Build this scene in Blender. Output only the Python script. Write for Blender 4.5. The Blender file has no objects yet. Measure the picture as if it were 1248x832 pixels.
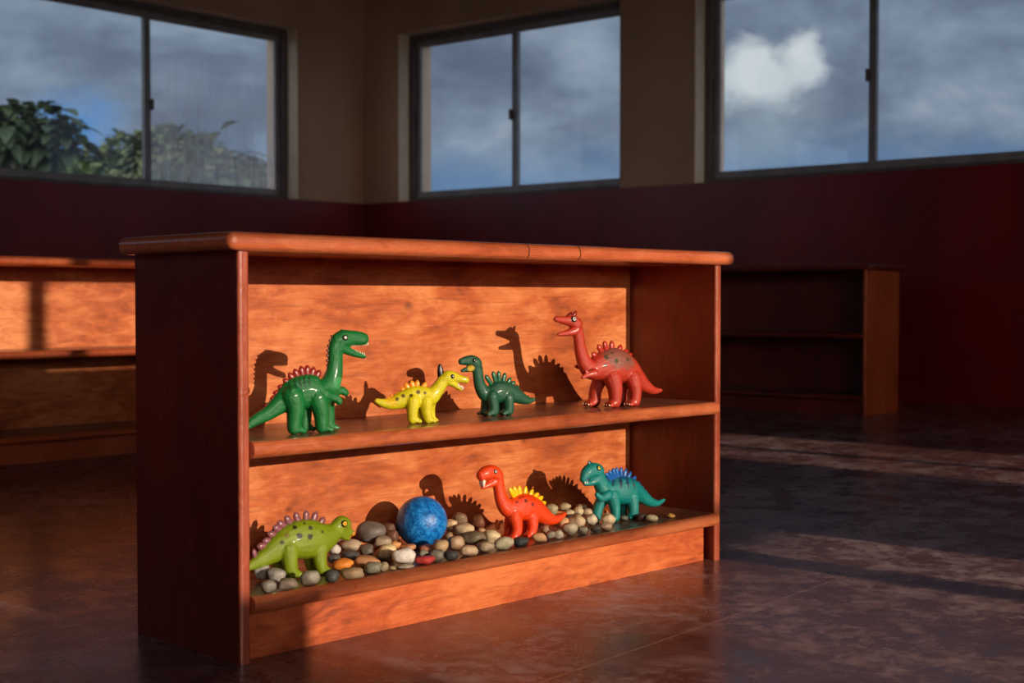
import bpy, bmesh, math, random
from mathutils import Vector, Matrix, noise
from mathutils.bvhtree import BVHTree
random.seed(7)
S = bpy.context.scene
COL = S.collection
PI = math.pi

# ------------------------------------------------------------------ camera
F = 1697.4; PITCH = math.radians(1.675); EYE = Vector((0, 0, 0.63))
cd = bpy.data.cameras.new('camera'); cam = bpy.data.objects.new('camera', cd); COL.objects.link(cam)
cam.location = EYE; cam.rotation_euler = (PI/2 - PITCH, 0, 0)
cd.sensor_width = 36; cd.lens = F/1248*36; cd.clip_end = 300
cd.dof.use_dof = True; cd.dof.focus_distance = 2.95; cd.dof.aperture_fstop = 5.0
S.camera = cam

def ray(px, py):
    """direction from the eye through a point of the photograph (per unit of forward distance)"""
    u = (px-624)/F; zc = -(py-416)/F; a = -PITCH
    return Vector((u, math.cos(a)-zc*math.sin(a), math.sin(a)+zc*math.cos(a)))
def D2(deg, z=0): a = math.radians(deg); return Vector((math.cos(a), math.sin(a), z))
def on_level(px, py, h=0.0):
    d = ray(px, py); return EYE + d*((h-EYE.z)/d.z)
def on_plane(px, py, o, n):
    d = ray(px, py); t = (o-EYE).dot(n)/d.dot(n); return EYE + d*t

CORNER = Vector((-1.2434, 11.6737, 0)); WR = -39.47; WL = 228.54
BO = Vector((-.4683, 2.3889, 0)); BY = 45.36
U = D2(BY); V = D2(BY+90)

# ------------------------------------------------------------------ helpers
def lin(c):
    return tuple((x/255/12.92 if x/255 <= .04045 else ((x/255+.055)/1.055)**2.4) for x in c[:3]) + (1,)
def link(name, mesh, mats=(), parent=None):
    o = bpy.data.objects.new(name, mesh); COL.objects.link(o)
    for m in (mats if isinstance(mats, (list, tuple)) else [mats]): mesh.materials.append(m)
    if parent: o.parent = parent
    return o
def obj(name, bm, mat, parent=None, smooth=False):
    me = bpy.data.meshes.new(name); bmesh.ops.recalc_face_normals(bm, faces=bm.faces)
    bm.to_mesh(me); bm.free()
    if smooth:
        for p in me.polygons: p.use_smooth = True
    return link(name, me, mat, parent)
def empty(name, loc, rz=0):
    o = bpy.data.objects.new(name, None); COL.objects.link(o); o.location = loc; o.rotation_euler = (0, 0, rz)
    o.empty_display_size = .05
    return o
def tag(o, label, cat, group=None, kind=None):
    o['label'] = label; o['category'] = cat
    if group: o['group'] = group
    if kind: o['kind'] = kind
    return o
def struct(o): o['kind'] = 'structure'; return o
def box(bm, x0, x1, y0, y1, z0, z1):
    r = bmesh.ops.create_cube(bm, size=1)['verts']
    for v in r: v.co = Vector((x0 if v.co.x < 0 else x1, y0 if v.co.y < 0 else y1, z0 if v.co.z < 0 else z1))
    return r
def bevel(bm, pred, off, seg=4):
    es = [e for e in bm.edges if pred(e.verts[0].co, e.verts[1].co)]
    bmesh.ops.bevel(bm, geom=es, offset=off, segments=seg, affect='EDGES', profile=.5)

# ------------------------------------------------------------------ node helpers
class N:
    def __init__(s, name):
        s.m = bpy.data.materials.new(name); s.m.use_nodes = True; s.t = s.m.node_tree
        s.b = s.t.nodes['Principled BSDF']; s.out = s.t.nodes['Material Output']
    def n(s, typ, **kw):
        x = s.t.nodes.new(typ)
        for k, v in kw.items(): setattr(x, k, v)
        return x
    def l(s, a, b): s.t.links.new(a, b)
    def val(s, sock, v):
        if hasattr(v, 'is_output') or isinstance(v, bpy.types.NodeSocket): s.l(v, sock)
        else: sock.default_value = v
    def math(s, op, a, b=None, c=None, clamp=False):
        x = s.n('ShaderNodeMath', operation=op, use_clamp=clamp); s.val(x.inputs[0], a)
        if b is not None: s.val(x.inputs[1], b)
        if c is not None: s.val(x.inputs[2], c)
        return x.outputs[0]
    def noise(s, vec, scale, detail=4, rough=.55, dist=0):
        x = s.n('ShaderNodeTexNoise'); s.l(vec, x.inputs['Vector']); x.inputs['Scale'].default_value = scale
        x.inputs['Detail'].default_value = detail; x.inputs['Roughness'].default_value = rough; x.inputs['Distortion'].default_value = dist
        return x.outputs['Fac']
    def mapping(s, vec, scale=(1, 1, 1), loc=(0, 0, 0), rot=(0, 0, 0)):
        x = s.n('ShaderNodeMapping'); s.l(vec, x.inputs['Vector']); x.inputs['Scale'].default_value = scale
        x.inputs['Location'].default_value = loc; x.inputs['Rotation'].default_value = rot
        return x.outputs[0]
    def obj(s): return s.n('ShaderNodeTexCoord').outputs['Object']
    def ramp(s, fac, stops):
        x = s.n('ShaderNodeValToRGB'); s.l(fac, x.inputs[0]); e = x.color_ramp.elements
        while len(e) < len(stops): e.new(.5)
        for k, (p, c) in enumerate(stops):
            e[k].position = p; e[k].color = c if len(c) == 4 else (*c, 1)
        return x.outputs['Color']
    def mix(s, fac, a, b, mode='MIX'):
        x = s.n('ShaderNodeMix', data_type='RGBA', blend_type=mode); s.val(x.inputs['Factor'], fac)
        s.val(x.inputs['A'], a) if not isinstance(a, tuple) else setattr(x.inputs[6], 'default_value', a)
        s.val(x.inputs['B'], b) if not isinstance(b, tuple) else setattr(x.inputs[7], 'default_value', b)
        return x.outputs[2]
    def bump(s, h, strength=.2, dist=.002):
        x = s.n('ShaderNodeBump'); s.l(h, x.inputs['Height']); x.inputs['Strength'].default_value = strength; x.inputs['Distance'].default_value = dist
        s.l(x.outputs[0], s.b.inputs['Normal'])
    def set(s, **kw):
        for k, v in kw.items(): s.val(s.b.inputs[k.replace('_', ' ')], v)

# fix for mix(): sockets 6/7 are the colour A/B
def _mix(s, fac, a, b, mode='MIX'):
    x = s.n('ShaderNodeMix', data_type='RGBA', blend_type=mode)
    s.val(x.inputs[0], fac)
    for i, v in ((6, a), (7, b)):
        if isinstance(v, tuple): x.inputs[i].default_value = v
        else: s.l(v, x.inputs[i])
    return x.outputs[2]
N.mix = _mix

def wood(name, dark, mid, light, axis='x', rough=.33, blot=5, grain=1.0, coat=.35, seams=(), coatr=.22, knots=(), glint=0):
    m = N(name); c = m.obj()
    st = {'x': (2.2, 9, 7), 'y': (9, 2.2, 9), 'z': (9, 9, 1.8)}[axis]
    g = m.noise(m.mapping(c, tuple(k*1.5*grain for k in st)), 3.0, 6, .64, 1.6)
    fine = m.noise(m.mapping(c, tuple(k*k*.9 for k in st)), 5.0, 3, .6)
    bl = m.noise(m.mapping(c, tuple(.5*(.6 + .12*k) for k in st)), blot, 5, .6, .5)
    f = m.math('ADD', m.math('MULTIPLY', g, .42), m.math('MULTIPLY', bl, .58))
    f = m.math('ADD', m.math('MULTIPLY', m.math('SUBTRACT', fine, .5), .12), f)
    col = m.ramp(f, [(.32, lin(dark)), (.47, lin(mid)), (.62, lin(light))])
    ln = m.noise(m.mapping(c, {'x': (2.2, 60, 60), 'y': (60, 2.2, 60), 'z': (60, 60, 2.2)}[axis]), 3.0, 4, .6, .8)
    col = m.mix(m.math('MULTIPLY', m.ramp(ln, [(.54, (0, 0, 0, 1)), (.68, (1, 1, 1, 1))]), .35), col, lin(dark))
    # worn darker streaks in the varnish
    wr = m.noise(m.mapping(c, st), 6, 4, .7)
    col = m.mix(m.math('MULTIPLY', m.ramp(wr, [(.60, (0, 0, 0, 1)), (.75, (1, 1, 1, 1))]), .45), col, lin(dark))
    if seams:
        sx = m.n('ShaderNodeSeparateXYZ'); m.l(c, sx.inputs[0])
        for a in seams:
            wob = m.math('MULTIPLY', m.math('SUBTRACT', m.noise(c, 60, 2), .5), .012)
            d = m.math('ABSOLUTE', m.math('SUBTRACT', m.math('ADD', sx.outputs[0], wob), a))
            col = m.mix(m.math('LESS_THAN', d, .0016), col, lin((45, 18, 10)))
    for kx, kz, kr in knots:
        v = m.n('ShaderNodeVectorMath', operation='DISTANCE'); m.l(m.mapping(c, (1, 0, 1.5), (0, 0, 0)), v.inputs[0]); v.inputs[1].default_value = (kx, 0, kz*1.5)
        q = m.math('ADD', v.outputs['Value'], m.math('MULTIPLY', m.math('SUBTRACT', m.noise(c, 40, 3), .5), .016))
        col = m.mix(m.math('MULTIPLY', m.math('DIVIDE', m.math('SUBTRACT', kr*1.6, q), kr*1.6, clamp=True), .75), col, lin((84, 34, 18)))
    m.l(col, m.b.inputs['Base Color'])
    rr = m.math('ADD', m.math('MULTIPLY', m.noise(c, 22, 4), .25), rough-.12)
    m.set(Roughness=rr, Coat_Weight=coat, Coat_Roughness=coatr)
    h = m.math('ADD', m.math('MULTIPLY', m.noise(c, 90, 3), 1.0), m.math('MULTIPLY', fine, .5))
    m.bump(h, .6 if glint else .35, .0018 if glint else .0012)
    return m.m

def plain(name, rgb, rough=.5, metal=0, coat=0, bump=0, bscale=60, var=.0):
    m = N(name); c = m.obj()
    if var:
        f = m.noise(c, 8, 4)
        dk = tuple(x*(1-var) for x in lin(rgb)[:3])+(1,); lt = tuple(min(1, x*(1+var)) for x in lin(rgb)[:3])+(1,)
        m.l(m.ramp(f, [(.35, dk), (.65, lt)]), m.b.inputs['Base Color'])
    else: m.set(Base_Color=lin(rgb))
    m.set(Roughness=rough, Metallic=metal, Coat_Weight=coat)
    if bump: m.bump(m.noise(c, bscale, 4), bump, .003)
    return m.m

# ------------------------------------------------------------------ materials
W_BACK = wood('varnished_plywood', (118, 50, 24), (184, 92, 44), (220, 136, 80), 'x', .42, 9, .62, .25, knots=[(.62, .62, .012), (.98, .30, .009), (.30, .21, .008)])
W_TOP = wood('varnished_top_wood', (156, 72, 40), (198, 98, 58), (218, 124, 80), 'x', .34, 6, 1, .9, coatr=.12, glint=1, seams=(.697, .856))
W_SHELF = wood('worn_shelf_wood', (132, 60, 36), (176, 88, 50), (206, 116, 72), 'x', .32, 6, 1, .9, coatr=.12, glint=1)
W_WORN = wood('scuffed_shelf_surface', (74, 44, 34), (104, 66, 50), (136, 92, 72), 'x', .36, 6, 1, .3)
W_SIDE = wood('dark_side_and_shade_wood', (72, 18, 12), (100, 28, 16), (124, 40, 22), 'z', .40, 4, 1, .25)
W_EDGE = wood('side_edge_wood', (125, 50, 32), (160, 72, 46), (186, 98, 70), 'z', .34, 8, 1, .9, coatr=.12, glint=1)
W_KICK = wood('kickboard_wood', (112, 44, 24), (188, 88, 44), (218, 122, 68), 'x', .42, 7, .9, .25)
W_FAR = wood('far_bookcase_wood', (140, 50, 22), (178, 76, 34), (200, 98, 50), 'z', .45, 4, 1, .2)

def wall_paint():
    m = N('cream_wall_paint'); c = m.obj()
    m.l(m.ramp(m.noise(c, 1.2, 5), [(.3, lin((184, 146, 118))), (.7, lin((204, 168, 140)))]), m.b.inputs['Base Color'])
    m.set(Roughness=.75); m.bump(m.noise(c, 25, 4), .15, .004); return m.m
def red_paint():
    m = N('oxblood_wainscot_paint'); c = m.obj()
    m.l(m.ramp(m.noise(m.mapping(c, (1, 1, .6)), 1.6, 6, .6), [(.3, lin((104, 12, 16))), (.7, lin((140, 24, 28)))]), m.b.inputs['Base Color'])
    m.set(Roughness=.33); m.bump(m.noise(c, 9, 4), .2, .006); return m.m
CREAM = wall_paint(); RED = red_paint()
REVEAL = plain('skylit_reveal_tone', (226, 210, 188), .7, var=.06)  # paler than the walls: skylight on the jambs put into the colour
CEIL = plain('ceiling_paint', (120, 100, 82), .85)

def floor_mat():
    m = N('polished_concrete_floor'); c = m.obj()
    lc = m.mapping(c, (1, 1, 1), (0, 0, 0), (0, 0, 0))
    big = m.noise(lc, 1.7, 7, .62, .6); mid = m.noise(lc, 7, 8, .66, .4); fine = m.noise(lc, 60, 4, .6)
    f3 = m.noise(lc, 26, 7, .7, .5)
    f = m.math('ADD', m.math('ADD', m.math('MULTIPLY', big, .34), m.math('MULTIPLY', mid, .33)), m.math('MULTIPLY', f3, .33))
    col = m.ramp(f, [(.34, lin((68, 40, 40))), (.50, lin((112, 72, 68))), (.66, lin((166, 124, 120)))])
    # pale scuffs worn into the polish
    sc = m.math('MULTIPLY', m.ramp(m.math('ADD', m.math('MULTIPLY', mid, .5), m.math('MULTIPLY', f3, .5)), [(.48, (0, 0, 0, 1)), (.62, (1, 1, 1, 1))]), m.ramp(big, [(.42, (0, 0, 0, 1)), (.62, (1, 1, 1, 1))]))
    col = m.mix(m.math('MULTIPLY', sc, .7), col, lin((196, 172, 174)))
    # saw-cut joints
    sx = m.n('ShaderNodeSeparateXYZ'); m.l(c, sx.inputs[0])
    wob = m.math('MULTIPLY', m.math('SUBTRACT', m.noise(c, 30, 2), .5), .004)
    def joint(o, per, off):
        d = m.math('ABSOLUTE', m.math('SUBTRACT', m.math('FRACT', m.math('ADD', m.math('DIVIDE', m.math('ADD', o, wob), per), off)), .5))
        return m.math('LESS_THAN', d, .0015/per)
    yy = m.math('SUBTRACT', sx.outputs[1], m.math('MULTIPLY', sx.outputs[0], .10))
    j = m.math('MAXIMUM', joint(yy, .78, .5+.47/.78), joint(sx.outputs[0], 2.3, .5-2.42/2.3))
    col = m.mix(m.math('MULTIPLY', j, .8), col, lin((186, 146, 126)))
    m.l(col, m.b.inputs['Base Color'])
    r = m.math('ADD', m.math('MULTIPLY', mid, .36), .09)
    r = m.math('ADD', r, m.math('MULTIPLY', sc, .12))
    m.set(Roughness=r, Coat_Weight=.0, Specular_IOR_Level=.4)
    m.bump(m.math('ADD', m.math('MULTIPLY', mid, .8), m.math('MULTIPLY', fine, .25)), .14, .004)
    return m.m
FLOOR = floor_mat()
ALU = plain('weathered_aluminium', (150, 148, 150), .45, .3, var=.15)
ALU_D = plain('dark_window_frame', (104, 98, 98), .5, .2, var=.15)

def glass(name, haze):
    m = N(name); t = m.t; t.nodes.remove(m.b)
    tr = m.n('ShaderNodeBsdfTransparent'); gl = m.n('ShaderNodeBsdfGlossy'); gl.inputs['Roughness'].default_value = .02
    di = m.n('ShaderNodeBsdfTranslucent'); di.inputs[0].default_value = (.8, .8, .82, 1)
    fr = m.n('ShaderNodeFresnel'); fr.inputs[0].default_value = 1.45
    a = m.n('ShaderNodeMixShader'); ge = m.n('ShaderNodeNewGeometry'); m.l(m.math('MULTIPLY', fr.outputs[0], m.math('SUBTRACT', 1.0, ge.outputs['Backfacing'])), a.inputs[0]); m.l(tr.outputs[0], a.inputs[1]); m.l(gl.outputs[0], a.inputs[2])
    b = m.n('ShaderNodeMixShader'); m.l(a.outputs[0], b.inputs[1]); m.l(di.outputs[0], b.inputs[2])
    if haze:
        c = m.obj(); st = m.noise(m.mapping(c, (9, 9, .7)), 3, 4)
        sx = m.n('ShaderNodeSeparateXYZ'); m.l(c, sx.inputs[0])
        low = m.math('SUBTRACT', 1.15, m.math('MULTIPLY', m.math('SUBTRACT', sx.outputs[2], 1.45), 1.0), clamp=True)
        m.l(m.math('MULTIPLY', m.math('MULTIPLY', st, low), haze), b.inputs[0])
    else: b.inputs[0].default_value = .02
    m.l(b.outputs[0], m.out.inputs[0]); return m.m
GLASS = glass('clear_pane_glass', 0); GLASS_H = glass('dusty_pane_glass', .75)

# ------------------------------------------------------------------ the room
WAIN = 1.438; CH = 3.25
def make_wall(name, o, ang, out, s0, s1, holes, th=.39, top=CH):
    """wall in its own frame: x along, y outward, z up; holes are (s0, s1, h0, h1)"""
    root_m = Matrix.Translation(o) @ Matrix.Rotation(math.radians(ang), 4, 'Z')
    sb = sorted({s0, s1} | {h[0] for h in holes} | {h[1] for h in holes})
    hb = sorted({0, WAIN, top} | {h[2] for h in holes} | {h[3] for h in holes})
    def solid(i, j):
        if i < 0 or j < 0 or i >= len(sb)-1 or j >= len(hb)-1: return False
        s = (sb[i]+sb[i+1])/2; z = (hb[j]+hb[j+1])/2
        return not any(a < s < b and c < z < d for a, b, c, d in holes)
    bm = bmesh.new()
    def quad(ps, mi):
        f = bm.faces.new([bm.verts.new((x, y*out, z)) for x, y, z in ps]); f.material_index = mi
    for i in range(len(sb)-1):
        for j in range(len(hb)-1):
            if not solid(i, j): continue
            a, b, c, d = sb[i], sb[i+1], hb[j], hb[j+1]; mi = 1 if d <= WAIN+1e-6 else 0
            quad([(a, 0, c), (b, 0, c), (b, 0, d), (a, 0, d)], mi)
            quad([(a, th, c), (b, th, c), (b, th, d), (a, th, d)], 0)
            if not solid(i-1, j): quad([(a, 0, c), (a, th, c), (a, th, d), (a, 0, d)], 2)
            if not solid(i+1, j): quad([(b, 0, c), (b, th, c), (b, th, d), (b, 0, d)], 2)
            if not solid(i, j-1): quad([(a, 0, c), (b, 0, c), (b, th, c), (a, th, c)], 2)
            if not solid(i, j+1): quad([(a, 0, d), (b, 0, d), (b, th, d), (a, th, d)], 0)
    bmesh.ops.remove_doubles(bm, verts=bm.verts, dist=1e-5)
    w = obj(name, bm, [CREAM, RED, REVEAL]); w.matrix_world = root_m
    return struct(w)

WT = 2.80
# end wall towards the sun; most of its unseen openings are shaped by where the light falls
SUN = (U*.061 - V + Vector((0, 0, .195))).normalized()        # towards the sun
EO = BO - V*6.3; EU = D2(WL); EN = Vector((EU.y, -EU.x, 0))
def to_end(a0, z0):
    p = BO + U*a0 + Vector((0, 0, z0)); t = (EO-p).dot(EN)/SUN.dot(EN); q = p + SUN*t
    return (q-EO).dot(EU), q.z
def opening(a0, a1, z0, z1):
    s = [to_end(a, z)[0] for a in (a0, a1) for z in (z0, z1)]
    h0 = sum(to_end(a, z0)[1] for a in (a0, a1))/2; h1 = sum(to_end(a, z1)[1] for a in (a0, a1))/2
    return (min(s), max(s), round(h0, 3), round(h1, 3))
end_holes = [opening(-.05, 1.395, .125, .765), opening(.17, 1.395, -.30, .125), opening(-.05, 1.49, 1.022, 1.40), opening(1.58, 2.6, 1.022, 1.40),
             opening(1.52, 1.86, -.30, .04), opening(-5.2, -2.0, -.30, 1.72), opening(3.27, 3.62, -.32, .58), opening(3.70, 4.15, -.32, .58)]  # the widest opening is added to fill the room with light
holes_r = [(.41, 2.61, 1.45, WT), (3.24, 5.72, WAIN, WT), (6.5, 8.9, WAIN, WT), (9.6, 12.0, WAIN, WT)]
holes_l = [(.70, 3.45, WAIN, WT), (4.2, 6.9, WAIN, WT), (7.7, 10.2, WAIN, WT)]
holes_r = [(a, b, WAIN, d) for a, b, c, d in holes_r]
wall_r = make_wall('wall_right', CORNER, WR, 1, 0, 13.6, holes_r)
wall_l = make_wall('wall_left', CORNER, WL, -1, -.3, 13.4, holes_l)
wall_e = make_wall('wall_front', EO, WL, 1, -8.5, 6.2, end_holes, th=.12)
wall_b = make_wall('wall_back', CORNER + D2(WL)*13.1, WR, -1, -.5, 13.6, [])

bm = bmesh.new()
vs = [bm.verts.new((x, y, 0)) for x, y in ((-7, -11), (11.5, -11), (11.5, 11), (-7, 11))]; bm.faces.new(vs)
fl = obj('floor', bm, FLOOR); fl.location = BO; fl.rotation_euler = (0, 0, math.radians(BY)); struct(fl)
bm = bmesh.new()
pts = [CORNER - D2(WL)*.4 - D2(WR)*.4, CORNER + D2(WR)*13.8 - D2(WL)*.4, CORNER + D2(WR)*13.8 + D2(WL)*13.6, CORNER + D2(WL)*13.6 - D2(WR)*.4]
lo_ = [bm.verts.new((p.x, p.y, CH)) for p in pts]; hi_ = [bm.verts.new((p.x, p.y, CH+.15)) for p in pts]
bm.faces.new(lo_); bm.faces.new(hi_)
for i in range(4): bm.faces.new([lo_[i], lo_[(i+1) % 4], hi_[(i+1) % 4], hi_[i]])
struct(obj('ceiling', bm, CEIL))

def make_window(name, wall_o, ang, out, s0, s1, h0, h1, meet, latch_side=-1, haze=(0, 0), y0=.13):
    """sliding aluminium window set in the middle of the wall"""
    r = empty(name, wall_o + D2(ang)*s0, math.radians(ang)); struct(r)
    W = s1-s0; M = meet-s0
    def Y(a, b): return (min(a*out, b*out), max(a*out, b*out))
    def bxs(lst):
        bm = bmesh.new()
        for x0, x1, ya, yb, z0, z1 in lst: box(bm, x0, x1, *Y(ya, yb), z0, z1)
        return bm
    y1 = y0+.062
    obj('window_frame', bxs([(0, W, y0, y1, h0, h0+.035), (0, W, y0, y1, h1-.05, h1), (0, .045, y0, y1, h0+.035, h1-.05), (W-.045, W, y0, y1, h0+.035, h1-.05)]), ALU_D, r)
    t = .05
    for k, (a, b, ya) in enumerate(((.045, M+.022, y0+.034), (M-.022, W-.045, y0+.006))):
        yb = ya+.022; z0, z1 = h0+.035, h1-.05
        sash = obj('sash', bxs([(a, b, ya, yb, z0, z0+t), (a, b, ya, yb, z1-t, z1), (a, a+t, ya, yb, z0+t, z1-t), (b-t, b, ya, yb, z0+t, z1-t)]), ALU, r)
        obj('pane', bxs([(a+t, b-t, ya+.008, ya+.013, z0+t, z1-t)]), GLASS_H if haze[k] else GLASS, sash)
        if k == 1:
            bm = bxs([(M-.034 if latch_side < 0 else M+.012, M-.012 if latch_side < 0 else M+.034, ya-.03, ya+.005, (h0+h1)/2-.09, (h0+h1)/2-.01)])
            bmesh.ops.bevel(bm, geom=bm.edges[:], offset=.004, segments=2, affect='EDGES')
            obj('latch', bm, ALU_D, sash)
    return r
make_window('window_1', CORNER, WL, -1, .70, 3.45, WAIN, WT, 2.0, -1, (1, 0))
make_window('window_2', CORNER, WR, 1, .41, 2.61, WAIN, WT, 1.52, -1)
make_window('window_3', CORNER, WR, 1, 3.24, 5.72, WAIN, WT, 4.475, -1)

# ------------------------------------------------------------------ bookcases
def bookcase(name, o, rz, L, D, H, shelf_h, bottom_h, mats, nose=.03, over=.03, t=.022, back_y=.27, tt=.032, kick_in=.025, detail=True):
    r = empty(name, o, rz)
    top_m, shelf_m, side_m, edge_m, back_m, kick_m = mats
    def board(nm, x0, x1, y0, y1, z1, th, mat, ends=False):
        bm = bmesh.new(); box(bm, x0, x1, y0, y1, z1-th, z1)
        def pred(p, q):
            horiz = abs(p.z-q.z) < 1e-6
            fr = abs(p.y-y0) < 1e-6 and abs(q.y-y0) < 1e-6
            en = abs(p.x-q.x) < 1e-6 and (abs(p.x-x0) < 1e-6 or abs(p.x-x1) < 1e-6)
            return (fr and abs(p.z-q.z) < 1e-6) or (ends and (en and horiz)) or (ends and fr)
        bevel(bm, pred, th*.42, 5)
        if not ends:
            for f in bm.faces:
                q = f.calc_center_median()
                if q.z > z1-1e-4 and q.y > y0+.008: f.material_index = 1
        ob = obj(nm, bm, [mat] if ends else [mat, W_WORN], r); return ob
    board('top_board', -over, L+over, -.02, D+.005, H, tt, top_m, True)
    for x0 in (0, L-t):
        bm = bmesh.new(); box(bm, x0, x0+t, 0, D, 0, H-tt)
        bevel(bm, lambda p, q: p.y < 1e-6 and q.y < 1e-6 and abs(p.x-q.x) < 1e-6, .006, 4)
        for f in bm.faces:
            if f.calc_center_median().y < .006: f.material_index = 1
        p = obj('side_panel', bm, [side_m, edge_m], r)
    bm = bmesh.new(); box(bm, t, L-t, back_y, back_y+.008, .01, H-tt)
    obj('back_panel', bm, back_m, r)
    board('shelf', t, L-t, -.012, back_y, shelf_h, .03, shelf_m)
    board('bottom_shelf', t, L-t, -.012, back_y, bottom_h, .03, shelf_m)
    bm = bmesh.new(); box(bm, t, L-t-.012, kick_in, kick_in+.02, 0, bottom_h-.03)
    bevel(bm, lambda p, q: abs(p.z-q.z) > .01, .002, 1)
    obj('kickboard', bm, kick_m, r)
    return r
main = bookcase('bookcase', BO, math.radians(BY), 1.39, .341, .748, .386, .116, (W_TOP, W_SHELF, W_SIDE, W_EDGE, W_BACK, W_KICK))
tag(main, 'sunlit wooden bookcase in front, holding toy dinosaurs, pebbles and a blue ball', 'bookcase', 'low wooden bookcases')
far = (W_FAR, W_FAR, W_FAR, W_FAR, W_BACK, W_FAR)
L2 = 2.05; o2 = Vector((-1.9406, 5.275, 0)) + D2(WL)*1.15
b2 = bookcase('bookcase', o2, math.radians(WL+180), L2, .36, .80, .435, .11, far, back_y=.30)
tag(b2, 'empty low wooden bookcase behind the front one, cut by the left edge', 'bookcase', 'low wooden bookcases')
L3 = 2.0; o3 = Vector((1.9346, 7.6005, 0)) - D2(WR)*L3
b3 = bookcase('bookcase', o3, math.radians(WR), L3, .42, .83, .452, .11, (W_SIDE, W_SIDE, W_FAR, W_FAR, W_SIDE, W_SIDE), back_y=.36)  # darker wood on top, shelves, back and kickboard paints in the shade
tag(b3, 'empty shaded low wooden bookcase on the right before the dark red wall', 'bookcase', 'low wooden bookcases')

# ------------------------------------------------------------------ toy dinosaurs
def toy_mat(name, rough=.3):
    m = N(name); c = m.obj(); a = m.n('ShaderNodeAttribute', attribute_name='paint')
    m.l(a.outputs['Color'], m.b.inputs['Base Color'])
    m.set(Roughness=m.math('ADD', m.math('MULTIPLY', m.noise(c, 120, 3), .25), rough-.1), Coat_Weight=.3, Coat_Roughness=.15)
    m.bump(m.math('ADD', m.noise(c, 260, 3), m.math('MULTIPLY', m.noise(m.mapping(c, (1, 1, 3)), 420, 2), .6)), .8, .0019)
    return m.m
TOY = toy_mat('painted_vinyl_skin')
_mc = {}
def gloss(rgb, rough=.3):
    k = (tuple(rgb), rough)
    if k not in _mc: _mc[k] = plain('painted_vinyl_%d_%d_%d' % tuple(rgb), rgb, rough, coat=.3)
    return _mc[k]

def sweep(bm, pts, lat, sub=5, seg=14):
    """closed tube through pts = [(P, r_up, r_side)], smoothed, rounded ends"""
    P = [p[0] for p in pts]; R = [(p[1], p[2]) for p in pts]
    def cr(a, b, c, d, t): return .5*((2*b) + (c-a)*t + (2*a-5*b+4*c-d)*t*t + (3*b-a-3*c+d)*t**3)
    out = []
    n = len(P)
    for i in range(n-1):
        a, b, c, d = max(i-1, 0), i, i+1, min(i+2, n-1)
        for k in range(sub):
            t = k/sub
            out.append((cr(P[a], P[b], P[c], P[d], t), cr(R[a][0], R[b][0], R[c][0], R[d][0], t), cr(R[a][1], R[b][1], R[c][1], R[d][1], t)))
    out.append((P[-1], *R[-1]))
    rings = []
    m = len(out)
    def frame(t):
        s = (lat - t*lat.dot(t)).normalized(); return t.cross(s).normalized(), s
    def ring(c, t, ru, rs):
        up, s = frame(t)
        return [bm.verts.new(c + up*(ru*math.cos(2*PI*k/seg)) + s*(rs*math.sin(2*PI*k/seg))) for k in range(seg)]
    for i, (c, ru, rs) in enumerate(out):
        ru = max(ru, .0006); rs = max(rs, .0006)
        t = (out[min(i+1, m-1)][0] - out[max(i-1, 0)][0]).normalized()
        if i == 0:
            rr = min(ru, rs)
            for q in (80, 60, 35): a = math.radians(q); rings.append(ring(c - t*rr*math.sin(a), t, ru*math.cos(a), rs*math.cos(a)))
        rings.append(ring(c, t, ru, rs))
        if i == m-1:
            rr = min(ru, rs)
            for q in (35, 60, 80): a = math.radians(q); rings.append(ring(c + t*rr*math.sin(a), t, ru*math.cos(a), rs*math.cos(a)))
    for a, b in zip(rings, rings[1:]):
        for k in range(seg): bm.faces.new([a[k], a[(k+1) % seg], b[(k+1) % seg], b[k]])
    bm.faces.new(list(reversed(rings[0]))); bm.faces.new(rings[-1])

def blob(bm, c, rx, ry, rz, ax, lat):
    up = Vector((0, 0, 1)); r = bmesh.ops.create_icosphere(bm, subdivisions=2, radius=1)['verts']
    for v in r: p = v.co.copy(); v.co = c + ax*(p.x*rx) + lat*(p.y*ry) + up*(p.z*rz)

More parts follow.
